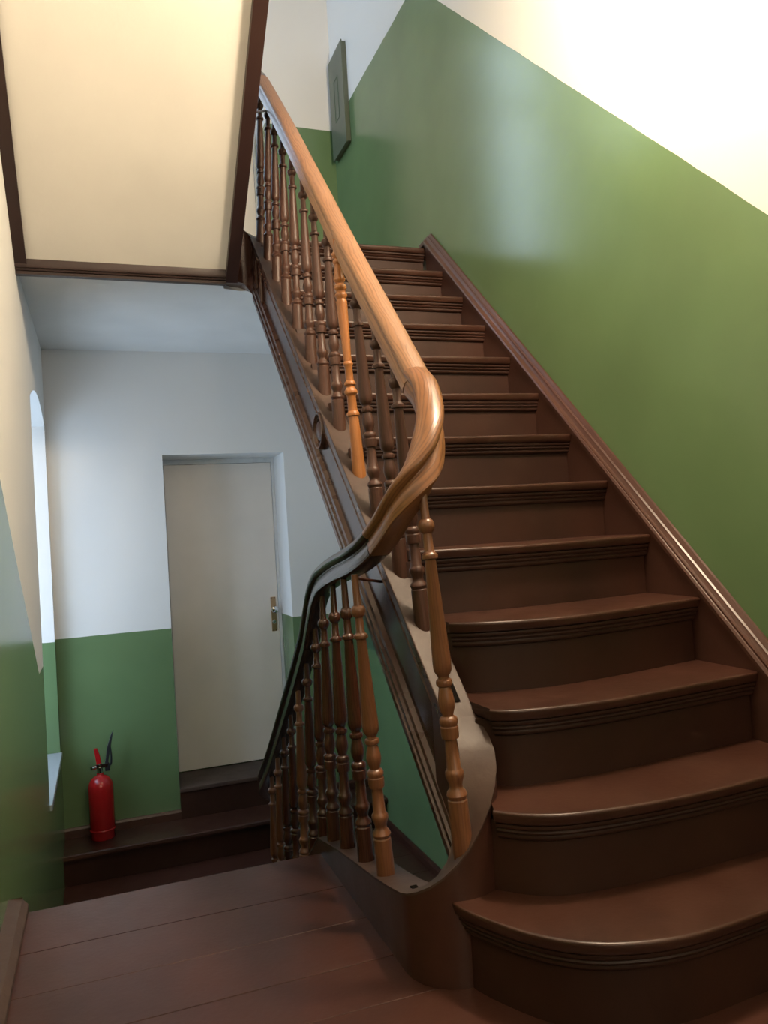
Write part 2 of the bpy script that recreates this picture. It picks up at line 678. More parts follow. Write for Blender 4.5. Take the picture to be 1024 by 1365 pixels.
g = G()
g.prism([(YB, -.76), (YB - .018, -.76), (YB - .018, -.715), (YB - .012, -.70), (YB, -.70)], 0, XL, DY0)
g.prism([(YB, -.76), (YB - .018, -.76), (YB - .018, -.715), (YB - .012, -.70), (YB, -.70)], 0, DY1, XR)
tag(g.build('baseboard_back', M_BROWN), kind='structure')
g = G()
g.prism([(XR, HL), (XR - .02, HL), (XR - .02, HL + .035), (XR - .01, HL + .05), (XR, HL + .05)], 1, 3.75, 5.04)
tag(g.build('baseboard_right', M_BROWN), kind='structure')
g = G()
g.prism([(XL, 0), (XL + .05, 0), (XL + .05, .018), (XL + .035, .035), (XL, .04)], 1, YN, 2.49)
tag(g.build('baseboard_left', M_CAP), kind='structure')

# our landing
fl = empty('floor', (.2, 1.5, 0))
fl['kind'] = 'structure'
fl['label'] = 'worn red-brown painted floorboards of the landing in front'
seams = [2.49, 2.225, 2.015, 1.81, 1.64, 1.36, 1.12, .87, .62, .37, .12, -.13, -.4, -.65, -.9, -1.15, -1.4, -1.65, -1.9, -2.15, -2.4, -2.65, -2.9]
for i in range(len(seams) - 1):
    y1, y0 = seams[i], seams[i + 1]
    x1 = (.615 if y0 > 1.7 else .66) if y0 > 1.5 else XR
    nseg = 14
    dzr = random.uniform(-.0004, .0004)
    if i == 0:
        prof = [(y0 + .0018, 0), (y1 - .012, 0), (y1 - .004, -.003), (y1, -.012), (y1 - .002, -.026), (y1 - .010, -.034), (y0 + .0018, -.034)]
    else:
        prof = [(y0 + .0018, -.0008), (y0 + .0026, 0), (y1 - .0012, 0), (y1, -.0008), (y1, -.034), (y0 + .0018, -.034)]
    vs, fs = [], []
    m_ = len(prof)
    for s in range(nseg + 1):
        x = XL + (x1 - XL) * s / nseg
        w1 = .0025 * math.sin(x * 5 + i * 1.7)
        w0 = .0025 * math.sin(x * 5 + (i + 1) * 1.7)
        sag = .012 * (1 - ((x - .16) / .45) ** 2) if i == 0 else 0
        for (yy, zz) in prof:
            near1 = (yy - y0) / (y1 - y0)
            vs.append((x, yy + w0 * (1 - near1) + w1 * near1, zz + dzr))
    for s in range(nseg):
        for j in range(m_):
            fs.append((s * m_ + j, s * m_ + (j + 1) % m_, (s + 1) * m_ + (j + 1) % m_, (s + 1) * m_ + j))
    fs += [tuple(range(m_)), tuple(range(nseg * m_, (nseg + 1) * m_))]
    mesh('plank', vs, fs, M_FLOOR, fl)
g = G()
g.box((XL, YN, -.2), (LX0, 2.455, -.037))
g.box((LX0, YN, -.2), (XR, 1.62, -.037))
g.build('landing_slab', M_BROWN, fl)
keep_world(fl)

# upper half landing (slab seen from below) and the ceiling of our storey
uf = empty('floor', (.7, 4.5, HU))
uf['kind'] = 'structure'
uf['label'] = 'upper half landing, its pale grey underside showing above the door'
g = G()
g.prism([(XL, 3.735), (LX0 + .01, 3.735), (LX0 + .01, 3.85), (UC - .09, 3.95), (UC, 3.975), (UC + .09, 3.95), (SX1 - .01, 3.85), (SX1 - .01, 3.84), (XR, 3.84), (XR, YB), (XL, YB)], 2, 2.27, HU - .034)
g.build('landing_slab', M_WHITE, uf)
ys = [3.76 + .26 * i for i in range(7)]
for i in range(6):
    g = G()
    y1 = min(ys[i + 1] - .003, YB)
    if ys[i] < 3.98:
        g.box((XL, ys[i], HU - .034), (LX0, y1, HU)); g.build('plank', M_FLOOR, uf)
        g = G()
        g.box((SX1, ys[i], HU - .034), (XR, y1, HU))
        g.build('plank', M_FLOOR, uf)
    else:
        g.box((XL, ys[i], HU - .034), (XR, y1, HU))
        g.build('plank', M_FLOOR, uf)
keep_world(uf)
g = G()
g.box((XL, YN, 3.22), (XR, 1.15, 3.42))
g.box((XL, 1.15, 3.22), (LX0, 2.46, 3.42))
tag(g.build('ceiling', M_SOFFIT), kind='structure', label='pale ceiling above the landing of the photographer')
g = G()
g.prism([(1.15, 3.22), (3.744, 5.69), (3.744, 5.89), (1.15, 3.42)], 0, SX0, XR)
g.box((XL, 3.744, 5.69), (XR, YB, 5.89))
tag(g.build('ceiling', M_WHITE), kind='structure', label='white soffit of the next storey high above the right flight')
g = G()
g.prism([(YB, HU), (YB - .018, HU), (YB - .018, HU + .08), (YB - .01, HU + .1), (YB, HU + .1)], 0, XL, XR)
tag(g.build('baseboard_upper', M_BROWN), kind='structure')

# ------------------------------------------------------------------ right-hand flight
fl1 = empty('staircase', (1.25, 1.1, 0), 'dark brown wooden flight rising along the green wall on the right', 'staircase')


def front(n):
    """plan line of the front of tread n from its left to its right end"""
    if n == 1:
        k_ = [(.685, 1.625), (.692, 1.585), (.718, 1.520), (.770, 1.425), (.84, 1.352), (.93, 1.308), (1.06, 1.285), (1.25, 1.296), (1.45, 1.31), (1.66, 1.315)]
    elif n == 2:
        k_ = [(.785, 1.590), (.84, 1.535), (.92, 1.497), (1.08, 1.475), (1.28, 1.472), (1.46, 1.480), (1.66, 1.490)]
    elif n == 3:
        k_ = [(.853, 1.712), (.89, 1.682), (1.0, 1.658), (1.18, 1.655), (1.36, 1.668), (1.52, 1.682), (1.66, 1.695)]
    elif n == 4:
        k_ = [(.85, 1.912), (.90, 1.875), (1.0, 1.840), (1.14, 1.822), (1.32, 1.838), (1.5, 1.868), (1.66, 1.898)]
    else:
        y = D0 + GO * n
        s = {5: .045, 6: .025, 7: .012}.get(n, .004)
        k_ = [(SX1, y - .1 * s), (.95, y - .6 * s), (1.08, y - s), (1.25, y - s), (1.42, y - .7 * s), (1.55, y - .35 * s), (1.66, y)]
    return smooth_path([(a, b, 0) for a, b in k_], 5)


def resample(path, n):
    L = [0]
    for a, b in zip(path, path[1:]): L.append(L[-1] + (b - a).length)
    out = []
    j = 0
    for i in range(n):
        t = L[-1] * i / (n - 1)
        while j < len(L) - 2 and L[j + 1] < t: j += 1
        f = (t - L[j]) / max(1e-9, L[j + 1] - L[j])
        out.append(path[j].lerp(path[j + 1], min(1, max(0, f))))
    return out


NS = 29
fronts = {n: resample(front(n), NS) for n in range(1, 14)}


def normals(path):
    out = []
    for i in range(len(path)):
        d_ = path[min(i + 1, len(path) - 1)] - path[max(0, i - 1)]
        out.append(Vector((-d_.y, d_.x, 0)).normalized())
    return out


TREAD_P = [(.008, 0), (.003, -.001), (.0005, -.004), (.001, -.009), (.004, -.024), (.008, -.029), (.030, -.031)]
MOULD_P = [(.036, -.031), (.012, -.032), (.011, -.038), (.014, -.042), (.019, -.043), (.016, -.048), (.018, -.053), (.023, -.055), (.021, -.060), (.024, -.066), (.032, -.070), (.036, -.070)]
for n in range(1, 14):
    F = fronts[n]
    N = normals(F)
    zt = RISE * n
    if n < 13:
        Bk = [q + Vector((0, .05, 0)) for q in fronts[n + 1]]
    else:
        Bk = [Vector((q.x, 3.765, 0)) for q in F]
    prof = TREAD_P
    vs, fs = [], []
    m_ = len(prof) + 2
    for i in range(NS):
        sag = -.004 * math.exp(-((F[i].x - 1.2) / .25) ** 2)
        vs.append((Bk[i].x, Bk[i].y, zt))
        for (o_, dz) in prof:
            q = F[i] + N[i] * o_
            vs.append((q.x, q.y, zt + dz + (sag if dz > -.02 else 0)))
        vs.append((Bk[i].x, Bk[i].y, zt - .032))
    for i in range(NS - 1):
        for j in range(m_):
            fs.append((i * m_ + j, i * m_ + (j + 1) % m_, (i + 1) * m_ + (j + 1) % m_, (i + 1) * m_ + j))
    fs += [tuple(range(m_)), tuple(range((NS - 1) * m_, NS * m_))]
    tr = mesh('tread', vs, fs, M_TREAD, fl1, True, None, 50)
    # moulding under the nose
    vs, fs = [], []
    m_ = len(MOULD_P)
    for i in range(NS):
        for (o_, dz) in MOULD_P:
            q = F[i] + N[i] * o_
            vs.append((q.x, q.y, zt + dz))
    for i in range(NS - 1):
        for j in range(m_):
            fs.append((i * m_ + j, i * m_ + (j + 1) % m_, (i + 1) * m_ + (j + 1) % m_, (i + 1) * m_ + j))
    fs += [tuple(range(m_)), tuple(range((NS - 1) * m_, NS * m_))]
    mesh('moulding', vs, fs, M_RISER, tr, True, None, 50)
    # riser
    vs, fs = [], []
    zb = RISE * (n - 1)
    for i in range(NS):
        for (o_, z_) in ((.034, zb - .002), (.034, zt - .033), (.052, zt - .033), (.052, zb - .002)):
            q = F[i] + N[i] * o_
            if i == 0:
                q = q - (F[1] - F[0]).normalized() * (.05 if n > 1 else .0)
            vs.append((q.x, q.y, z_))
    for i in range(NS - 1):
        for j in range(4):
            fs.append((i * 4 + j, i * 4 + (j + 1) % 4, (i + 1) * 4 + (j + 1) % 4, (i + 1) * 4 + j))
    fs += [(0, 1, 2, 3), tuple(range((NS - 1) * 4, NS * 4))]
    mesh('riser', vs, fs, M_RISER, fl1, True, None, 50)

# soffit board under the flight
g = G()
g.prism([(1.70, .10), (1.72, .06), (3.765, 2.06), (3.765, 2.27), (3.70, 2.20)], 0, SX1 - .01, XR - .002)
g.build('soffit_panel', M_WHITE, fl1)
# wall string: board plus rolled cap
g = G()
ya, yb = 1.05, 3.74
g.prism([(ya, -.0), (ya, nose(ya) + .05), (yb, nose(yb) + .03), (yb, nose(yb) - .3), (1.66, 0)], 0, 1.66, XR)
g.build('wall_string', M_WSTR, fl1)
g = G()
cap = [(1.653, .012), (1.652, .028), (1.656, .036), (1.672, .042), (1.677, .050), (1.679, .060), (1.684, .064), (1.688, .060), (1.691, .066), (1.697, .076), (1.704, .078), (1.71, .070), (1.71, .012)]
n_ = len(cap)
vs = [(x, ya, nose(ya) + z) for x, z in cap] + [(x, yb + .005, nose(yb + .005) + z) for x, z in cap] + [(x, yb + .06, nose(yb + .005) + z) for x, z in cap]
fs = [(i, (i + 1) % n_, n_ + (i + 1) % n_, n_ + i) for i in range(n_)] + [(n_ + i, n_ + (i + 1) % n_, 2 * n_ + (i + 1) % n_, 2 * n_ + i) for i in range(n_)]
fs += [tuple(range(n_)), tuple(range(2 * n_, 3 * n_))]
mesh('string_cap', vs, fs, M_WSTR, fl1, True, None, 30)

# inner string (towards the well)
g = G()
y0, y1 = 1.755, 3.85
g.prism([(y0, sbot(y0)), (y0, stop(y0)), (y1, stop(y1)), (y1, sbot(y1))], 0, SX0 + .012, SX1)
st = g.build('inner_string', M_PANEL, fl1)
g = G()
g.prism([(y0, stop(y0) - .004), (y0, stop(y0) + .006), (y1, stop(y1) + .006), (y1, stop(y1) - .004)], 0, SX0 - .004, SX1 + .002)
tag(g.build('string_cap', M_CAP, fl1, bevel=.003), 'dusty worn top face of the string')


def strip(gg, ya, yb, fa, off0, off1, prof):
    """moulding on the well face: prof = list of (x offset outwards, fraction)"""
    pts = []
    for xo, t in prof:
        pts.append((SX0 + .012 - xo, off0 + (off1 - off0) * t))
    n_ = len(pts)
    vs = [(x, ya, fa(ya) + o) for x, o in pts] + [(x, yb, fa(yb) + o) for x, o in pts]
    gg.add(vs, [(i, (i + 1) % n_, n_ + (i + 1) % n_, n_ + i) for i in range(n_)] + [tuple(range(n_)), tuple(range(n_, 2 * n_))])


BEAD3 = [(0, 0), (.018, .0), (.022, .06), (.022, .28), (.014, .33), (.014, .37), (.020, .42), (.020, .60), (.010, .66), (.010, .70), (.015, .75), (.013, .9), (.0, 1)]
g = G()
strip(g, y0, y1, sbot, -.005, .105, BEAD3)
g.build('lower_moulding', M_STRING, fl1, True, 25)
g = G()
strip(g, y0, y1, stop, -.075, -.002, [(0, 0), (.006, .05), (.011, .2), (.004, .35), (.004, .42), (.013, .5), (.013, 1), (0, 1)])
g.build('upper_moulding', M_STRING, fl1, True, 25)
# medallion
my, mz = 2.800, 1.392
g = G()
ring = []
for i in range(32):
    t = 2 * PI * i / 32
    ring.append((t, .058))
prof = [(.040, .0), (.040, .012), (.043, .016), (.046, .010), (.050, .010), (.055, .020), (.060, .020), (.064, .012), (.064, 0)]
vs, fs = [], []
for (r_, h_) in prof:
    for t, _ in ring:
        vs.append((SX0 + .012 - h_, my + r_ * math.cos(t), mz + 1.10 * r_ * math.sin(t)))
for j in range(len(prof) - 1):
    for i in range(32):
        fs.append((j * 32 + i, j * 32 + (i + 1) % 32, (j + 1) * 32 + (i + 1) % 32, (j + 1) * 32 + i))
g.add(vs, fs)
g.lathe([(.036, 0), (.036, -.012), (.030, -.016), (.001, -.018)], 28, (SX0 + .012, my, mz), 'x')
g.build('medallion', M_STRING, fl1, True, 35)
# upright beads at the head of the string
for yy in (3.70, 3.80):
    g = G()
    g.cyl((SX0 + .006, yy, sbot(yy) + .06), (SX0 + .006, yy, stop(yy) - .02), .011, 12)
    g.build('upright_bead', M_STRING, fl1, True)
# mortise of a missing baluster: its inner shade painted as a black plate
g = G()
yy = 1.845
g.add([(.822 + a, yy + b, stop(yy + b) + .0085 + c) for c in (0, .0012) for a, b in ((-.008, -.022), (.008, -.022), (.008, .022), (-.008, .022))],
      [(0, 1, 2, 3), (4, 5, 6, 7), (0, 1, 5, 4), (1, 2, 6, 5), (2, 3, 7, 6), (3, 0, 4, 7)])
tag(g.build('mortise', M_HOLE_SHADE, fl1), 'flat black plate painted as the shaded slot of a missing baluster')

# wreathed string round the near end of the well
WC = 1.73
ro, ri = .1225, .0425
sec = []      # (outer point, inner point, top z, bottom z)
for Y, zt in ((2.50, .040), (2.41, .058), (2.26, .088), (2.09, .114), (1.92, .140), (1.82, .158)):
    sec.append(((LX0, Y), (LX1, Y), zt, -.20))
angs = [(180, .178), (195, .188), (210, .201), (225, .218), (240, .240), (255, .268), (270, .300), (285, .338), (300, .375), (315, .412), (330, .446), (345, .474), (360, .500)]
for a, zt in angs:
    t = math.radians(a)
    c_, s_ = math.cos(t), math.sin(t)
    zb = -.20 if a < 280 else -.2 + (a - 280) / 80 * .30
    sec.append(((UC + ro * c_, WC + ro * s_), (UC + ri * c_, WC + ri * s_), zt, zb))
for Y in (1.80, 1.88):
    sec.append(((SX1, Y), (SX0, Y), stop(Y) if Y > 1.85 else .542, sbot(Y) - (.02 if Y < 1.85 else 0)))
vs, fs = [], []
for o_, i_, zt, zb in sec:
    vs += [(o_[0], o_[1], zb), (o_[0], o_[1], zt), (i_[0], i_[1], zt - .002), (i_[0], i_[1], zb)]
for i in range(len(sec) - 1):
    for j in range(4):
        fs.append((i * 4 + j, i * 4 + (j + 1) % 4, (i + 1) * 4 + (j + 1) % 4, (i + 1) * 4 + j))
fs += [(0, 1, 2, 3), tuple(range((len(sec) - 1) * 4, len(sec) * 4))]
mesh('curved_string', vs, fs, M_BROWN, fl1, True, None, 40)
vs, fs = [], []
for o_, i_, zt, zb in sec:
    vo, vi = Vector(o_), Vector(i_)
    d_ = (vo - vi).normalized() * .002
    vo, vi = vo + d_, vi - d_
    vs += [(vo.x, vo.y, zt - .003), (vo.x, vo.y, zt + .003), (vi.x, vi.y, zt + .003), (vi.x, vi.y, zt - .003)]
for i in range(len(sec) - 1):
    for j in range(4):
        fs.append((i * 4 + j, i * 4 + (j + 1) % 4, (i + 1) * 4 + (j + 1) % 4, (i + 1) * 4 + j))
fs += [(0, 1, 2, 3), tuple(range((len(sec) - 1) * 4, len(sec) * 4))]
tag(mesh('string_cap', vs, fs, M_CAP, fl1, True, None, 40), 'dusty worn top of the curved string')
g = G()
g.box((.641, 1.735, .168), (.657, 1.755, .1795))  # solid block, hole's shade put into its black colour
tag(g.build('mortise', M_HOLE_SHADE, fl1), 'small square black patch painted as a shaded mortise in the low point of the string')
# drum at the head of the flight: string wraps the far end of the well
UCY = 3.85
sec2 = []
for a in range(0, 181, 12):
    t = math.radians(a)
    c_, s_ = math.cos(t), math.sin(t)
    f_ = a / 180
    sec2.append(((UC + ro * c_, UCY + ro * s_), (UC + ri * c_, UCY + ri * s_), stop(3.85) + .10 * f_ + .02 * math.sin(PI * f_), sbot(3.85) + .095 * min(1, 2 * f_)))
sec2.append(((LX0, 3.70), (LX1 - .02, 3.70), 2.64, 2.245))
vs, fs = [], []
for o_, i_, zt, zb in sec2:
    vs += [(o_[0], o_[1], zb), (o_[0], o_[1], zt), (i_[0], i_[1], zt), (i_[0], i_[1], zb)]
for i in range(len(sec2) - 1):
    for j in range(4):
        fs.append((i * 4 + j, i * 4 + (j + 1) % 4, (i + 1) * 4 + (j + 1) % 4, (i + 1) * 4 + j))
fs += [(0, 1, 2, 3), tuple(range((len(sec2) - 1) * 4, len(sec2) * 4))]
mesh('curved_string', vs, fs, M_STRING, fl1, True, None, 40)
keep_world(fl1)


def fix(o):
    """third level parts are in world coordinates too"""
    for c in o.children:
        for g_ in c.children:
            g_.matrix_parent_inverse = Matrix.Identity(4)


# ------------------------------------------------------------------ flight down on the left
fl2 = empty('staircase', (.16, 2.5, HL), 'short dark brown flight dropping from the landing edge towards the fire extinguisher', 'staircase')
for n in range(1, 5):
    zt = -RISE * n
    yf = 2.49 + .25 * n
    g = G()
    g.prism([(yf - .27, zt), (yf - .012, zt), (yf - .003, -.004 + zt), (yf, zt - .014), (yf - .004, zt - .026), (yf - .010, zt - .032), (yf - .27, zt - .032)], 0, XL + .035, LX0)
    g.build('tread', M_TREAD, fl2)
for n in range(0, 5):
    zt = -RISE * n
    yf = 2.49 + .25 * n - .03
    g = G()
    g.box((XL + .035, yf - .018, zt - RISE + .0), (LX0, yf, zt - .034))
    g.build('riser', M_RISER, fl2)


def ltop(Y): return .040 - .76 * (Y - 2.5)


g = G()
g.prism([(2.5, ltop(2.5)), (3.6, ltop(3.6)), (3.6, ltop(3.6) - .3), (2.5, -.26)], 0, LX0, LX1)
g.build('inner_string', M_BROWN, fl2)
g = G()
g.prism([(2.5, ltop(2.5) - .003), (2.5, ltop(2.5) + .003), (3.6, ltop(3.6) + .003), (3.6, ltop(3.6) - .003)], 0, LX0 - .002, LX1 + .002)
g.build('string_cap', M_CAP, fl2)
g = G()
g.prism([(2.49, .04), (3.56, -.76), (3.56, -.95), (3.40, -.95), (2.49, -.20)], 0, XL, XL + .035)
g.build('wall_string', M_BROWN, fl2)
g = G()
g.prism([(2.44, -.20), (3.46, -.98), (3.5, -1.15), (2.44, -.35)], 0, XL, LX0)
g.build('soffit_panel', M_WHITE, fl2)
sec3 = []
for a in range(180, -1, -15):
    t = math.radians(a)
    c_, s_ = math.cos(t), math.sin(t)
    f_ = (180 - a) / 180
    z_ = ltop(3.6) - .10 * f_
    sec3.append(((UC + ro * c_, 3.6 + ro * s_), (UC + ri * c_, 3.6 + ri * s_), z_, z_ - .3))
vs, fs = [], []
for o_, i_, zt, zb in sec3:
    vs += [(o_[0], o_[1], zb), (o_[0], o_[1], zt), (i_[0], i_[1], zt), (i_[0], i_[1], zb)]
for i in range(len(sec3) - 1):
    for j in range(4):
        fs.append((i * 4 + j, i * 4 + (j + 1) % 4, (i + 1) * 4 + (j + 1) % 4, (i + 1) * 4 + j))
fs += [(0, 1, 2, 3), tuple(range((len(sec3) - 1) * 4, len(sec3) * 4))]
mesh('curved_string', vs, fs, M_BROWN, fl2, True, None, 40)
keep_world(fl2)

# flight further down under the right-hand one
fl3 = empty('staircase', (1.25, 3.0, HL - 1.2), 'brown flight leading further down beneath the right-hand stairs', 'staircase')
for n in range(0, 8):
    zt = HL - RISE * n
    yf = 3.744 - GO * n
    g = G()
    if n:
        g.box((SX1, yf, zt - .032), (XR, yf + .25, zt))
        g.build('tread', M_TREAD, fl3)
    g = G()
    g.box((SX1, yf + .03, zt - RISE), (XR, yf + .045, zt - .034))
    g.build('riser', M_RISER, fl3)
g = G()
g.prism([(3.6, HL + .1 - .13), (2.1, HL + .1 - .13 - 1.39), (2.1, HL - .22 - 1.39), (3.6, HL - .22)], 0, SX0, SX1)
g.build('inner_string', M_BROWN, fl3)
keep_world(fl3)

# ------------------------------------------------------------------ flight overhead
fl4 = empty('staircase', (.16, 3.7, HU), 'short flight overhead at upper left, cream soffit edged with dark brown strings', 'staircase')
YE = 2.42
g = G()
g.prism([(3.735, zs(3.735)), (YE, zs(YE)), (YE, zs(YE) + .03), (3.735, zs(3.735) + .03)], 0, XL, LX0 + .02)
tag(g.build('soffit_panel', M_SOFFIT, fl4), 'smooth cream plaster soffit')
g = G()
g.prism([(3.69, zs(3.69) - .022), (YE, zs(YE) - .022), (YE, zs(YE) + .004), (3.735, zs(3.735) + .004)], 0, XL, XL + .048)
g.build('edge_board', M_TRIM, fl4)
g = G()
g.prism([(3.70, zs(3.70) - .045), (YE, zs(YE) - .045), (YE, zs(YE) + .36), (3.70, zs(3.70) + .36)], 0, LX0 + .003, LX1 - .022)
g.build('inner_string', M_TRIM, fl4)
g = G()
g.prism([(3.685, zs(3.685) + .004), (3.686, 2.250), (3.690, 2.240), (3.698, 2.240), (3.701, 2.232), (3.710, 2.230), (3.713, 2.218), (3.738, 2.216), (3.745, 2.224), (3.747, 2.272)], 0, XL, LX0 + .005)
g.build('edge_moulding', M_TRIM, fl4, True, 25)
for n in range(1, 6):
    zt = HU + RISE * n
    yf = 3.744 - .25 * n + .03
    g = G()
    if n < 5:
        g.box((XL, yf - .25, zt - .03), (LX0, yf + .02, zt))
        g.build('tread', M_TREAD, fl4)
    g = G()
    g.box((XL, yf - .018, zt - RISE), (LX0, yf, zt - .032))
    g.build('riser', M_RISER, fl4)
keep_world(fl4)

# ------------------------------------------------------------------ balustrade
bal = empty('balustrade', (.8, 1.7, 0), 'turned wooden balustrade with a wreathed oak handrail round the well', 'balustrade')
RP = [(-.022, -.048), (-.030, -.044), (-.032, -.030), (-.029, -.014), (-.023, -.008), (-.023, -.003), (-.034, .003), (-.038, .012), (-.036, .021), (-.028, .029),
      (-.015, .034), (0, .036), (.015, .034), (.028, .029), (.036, .021), (.038, .012), (.034, .003), (.023, -.003), (.023, -.008), (.029, -.014), (.032, -.030), (.030, -.044), (.022, -.048)]


RP = [(a * .88, b * (.88 if b > 0 else 1)) for a, b in RP]


def rail(name, pts, mat, sub=8, label=None, prof=RP):
    path = smooth_path(pts, sub) if sub > 1 else [Vector(p) for p in pts]
    vs, fs, uv = sweep_geo(path, prof)
    o = mesh(name, vs, fs, mat, bal, True, uv, 50)
    if label: o['label'] = label
    return o


UP = .047
TOPS = [(.855, 3.831, 3.251), (.861, 3.688, 3.130), (.848, 3.528, 2.967), (.841, 3.369, 2.795), (.833, 3.2, 2.625), (.823, 3.014, 2.448), (.814, 2.851, 2.293),
        (.81, 2.687, 2.137), (.784, 2.495, 1.980), (.782, 2.33, 1.812), (.780, 2.161, 1.642), (.776, 2.016, 1.500)]
BOTS = [(.83, 3.831, 2.478), (.83, 3.688, 2.331), (.83, 3.528, 2.172), (.83, 3.369, 2.015), (.83, 3.2, 1.852), (.83, 3.014, 1.691), (.83, 2.851, 1.53),
        (.83, 2.687, 1.368), (.83, 2.495, 1.204), (.83, 2.33, 1.046), (.83, 2.161, .886), (.83, 2.016, .740)]
straight = [(.862, 3.86, 3.31)]
ZR = lambda Y: 1.500 + UP + (Y - 2.016) * (3.251 - 1.500) / (3.831 - 2.016)
for X_, Y_ in ((.862, 3.80), (.855, 3.55), (.843, 3.25), (.828, 2.95), (.812, 2.65), (.798, 2.40), (.788, 2.15), (.781, 1.95), (.777, 1.86)):
    straight.append((X_, Y_, ZR(Y_)))
rail('handrail', straight[1:], M_OAK, 4, 'straight pale worn oak handrail')
up_w = [(.857, 3.80, ZR(3.80)), (.857, 3.86, ZR(3.86)), (.835, 3.93, ZR(3.86) + .06), (.78, 3.965, ZR(3.86) + .11), (.71, 3.96, ZR(3.86) + .16), (.665, 3.90, ZR(3.86) + .20), (.65, 3.80, ZR(3.86) + .25), (.65, 3.6, ZR(3.86) + .40), (.65, 2.9, ZR(3.86) + .94), (.65, 2.5, ZR(3.86) + 1.25)]
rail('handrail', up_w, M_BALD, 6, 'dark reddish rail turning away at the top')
wr = [(.777, 1.86, ZR(1.86)), (.772, 1.80, 1.360), (.760, 1.745, 1.305), (.737, 1.695, 1.245), (.704, 1.665, 1.180), (.672, 1.665, 1.125), (.650, 1.700, 1.078), (.642, 1.765, 1.032), (.638, 1.84, .995)]
rail('handrail', wr, M_OAK2, 8, 'golden oak wreath of the handrail')
wd = [(.638, 1.84, .995), (.635, 1.92, .968), (.634, 2.02, .945), (.638, 2.18, .920), (.643, 2.32, .893), (.647, 2.41, .868), (.650, 2.49, .825), (.653, 2.56, .762), (.657, 2.66, .662)]
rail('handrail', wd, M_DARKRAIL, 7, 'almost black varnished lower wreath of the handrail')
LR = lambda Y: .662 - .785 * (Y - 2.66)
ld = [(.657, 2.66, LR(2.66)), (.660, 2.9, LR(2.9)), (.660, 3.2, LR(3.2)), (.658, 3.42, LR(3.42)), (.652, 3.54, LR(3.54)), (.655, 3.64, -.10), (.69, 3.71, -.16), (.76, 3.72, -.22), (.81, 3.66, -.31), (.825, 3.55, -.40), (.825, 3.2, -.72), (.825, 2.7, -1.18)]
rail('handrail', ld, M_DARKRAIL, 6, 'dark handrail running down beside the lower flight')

# standard turned baluster, drawn from the photograph: (radius, height above foot) over 0.770 m
px = [(.0235, 1172), (.0222, 1123), (.0200, 1121.5), (.0215, 1120), (.0235, 1117), (.0215, 1113.5), (.0165, 1111), (.0150, 1108), (.0150, 1106), (.0175, 1102), (.0212, 1097), (.0210, 1092),
      (.0180, 1089.5), (.0160, 1088), (.0140, 1058), (.0140, 1056.5), (.0195, 1055.5), (.0205, 1051), (.0205, 1043), (.0190, 1042), (.0190, 1041), (.0212, 1039), (.0210, 1035), (.0180, 1032.5), (.0130, 1031),
      (.0135, 1029), (.0175, 1023), (.0192, 1017), (.0180, 1011), (.0145, 1003), (.0132, 999.5), (.0175, 998), (.0190, 995), (.0175, 992), (.0130, 990.5), (.0128, 988), (.0165, 985.5),
      (.0205, 981), (.0212, 972), (.0125, 861), (.0130, 860), (.0180, 858.5), (.0188, 856), (.0178, 854), (.0130, 852), (.0110, 850), (.0105, 831), (.0150, 829), (.0190, 824), (.0188, 820), (.0150, 816.5), (.0110, 815),
      (.0100, 813), (.0085, 774)]
STD = [(.0235, -.045)] + [(r_, (1172 - y_) / 398 * .770) for r_, y_ in px]
ODD_px = [(28, 1000), (27, 960), (21, 782), (21, 779), (26, 775), (27, 768), (25, 762), (20, 757), (18, 700), (20, 694), (27, 688), (28, 680), (24, 672), (18, 664), (18, 658), (24, 654), (25, 648), (22, 642), (17, 637),
          (16, 583), (20, 577), (21, 571), (19, 566), (16, 562), (23, 336), (23, 326), (20, 318), (22, 312), (26, 304), (25, 297), (20, 291), (20, 285), (26, 278), (28, 270), (25, 262), (18, 256), (18, 252), (24, 244),
          (25, 236), (21, 222), (15, 188), (15, 180), (20, 174), (21, 168), (18, 162), (16, 156), (20, 150), (23, 142), (21, 134), (15, 128), (13, 120), (11, 78)]
ODD = [(.0230, -.045)] + [(r_ * .00080, (1000 - y_) / 922 * .775) for r_, y_ in ODD_px]


def lathe_uv(name, prof, n=20):
    vs, fs, uv = [], [], []
    for r_, h_ in prof:
        for i in range(n):
            t = 2 * PI * i / n
            vs.append((r_ * math.cos(t), r_ * math.sin(t), h_))
            uv.append((.15 * (abs(i - n / 2) / n), h_))
    for j in range(len(prof) - 1):
        for i in range(n):
            fs.append((j * n + i, j * n + (i + 1) % n, (j + 1) * n + (i + 1) % n, (j + 1) * n + i))
    fs += [tuple(range(n)), tuple(range((len(prof) - 1) * n, len(prof) * n))]
    return vs, fs, uv


def proto(prof, mat, name='baluster'):
    vs, fs, uv = lathe_uv(name, prof)
    o = mesh(name, vs, fs, mat, bal, True, uv, 35)
    return o


protos = {}
for key, prof, mat in (('mid', STD, M_BAL), ('dark', STD, M_BALD), ('tan', STD, M_BALT), ('odd', ODD, M_BALO)):
    protos[key] = [prof, mat, None]


def put(key, B, T, label=None):
    prof, mat, first = protos[key]
    if first is None:
        o = proto(prof, mat)
        protos[key][2] = o
    else:
        o = first.copy()
        COL.objects.link(o)
    B, T = Vector(B), Vector(T)
    d_ = T - B
    o.location = B - bal.location
    o.rotation_mode = 'QUATERNION'
    o.rotation_quaternion = d_.to_track_quat('Z', 'X')
    o.scale = (1, 1, (d_.length + .006) / .770)
    o['_local'] = 1
    if label: o['label'] = label
    elif 'label' in o: del o['label']
    return o


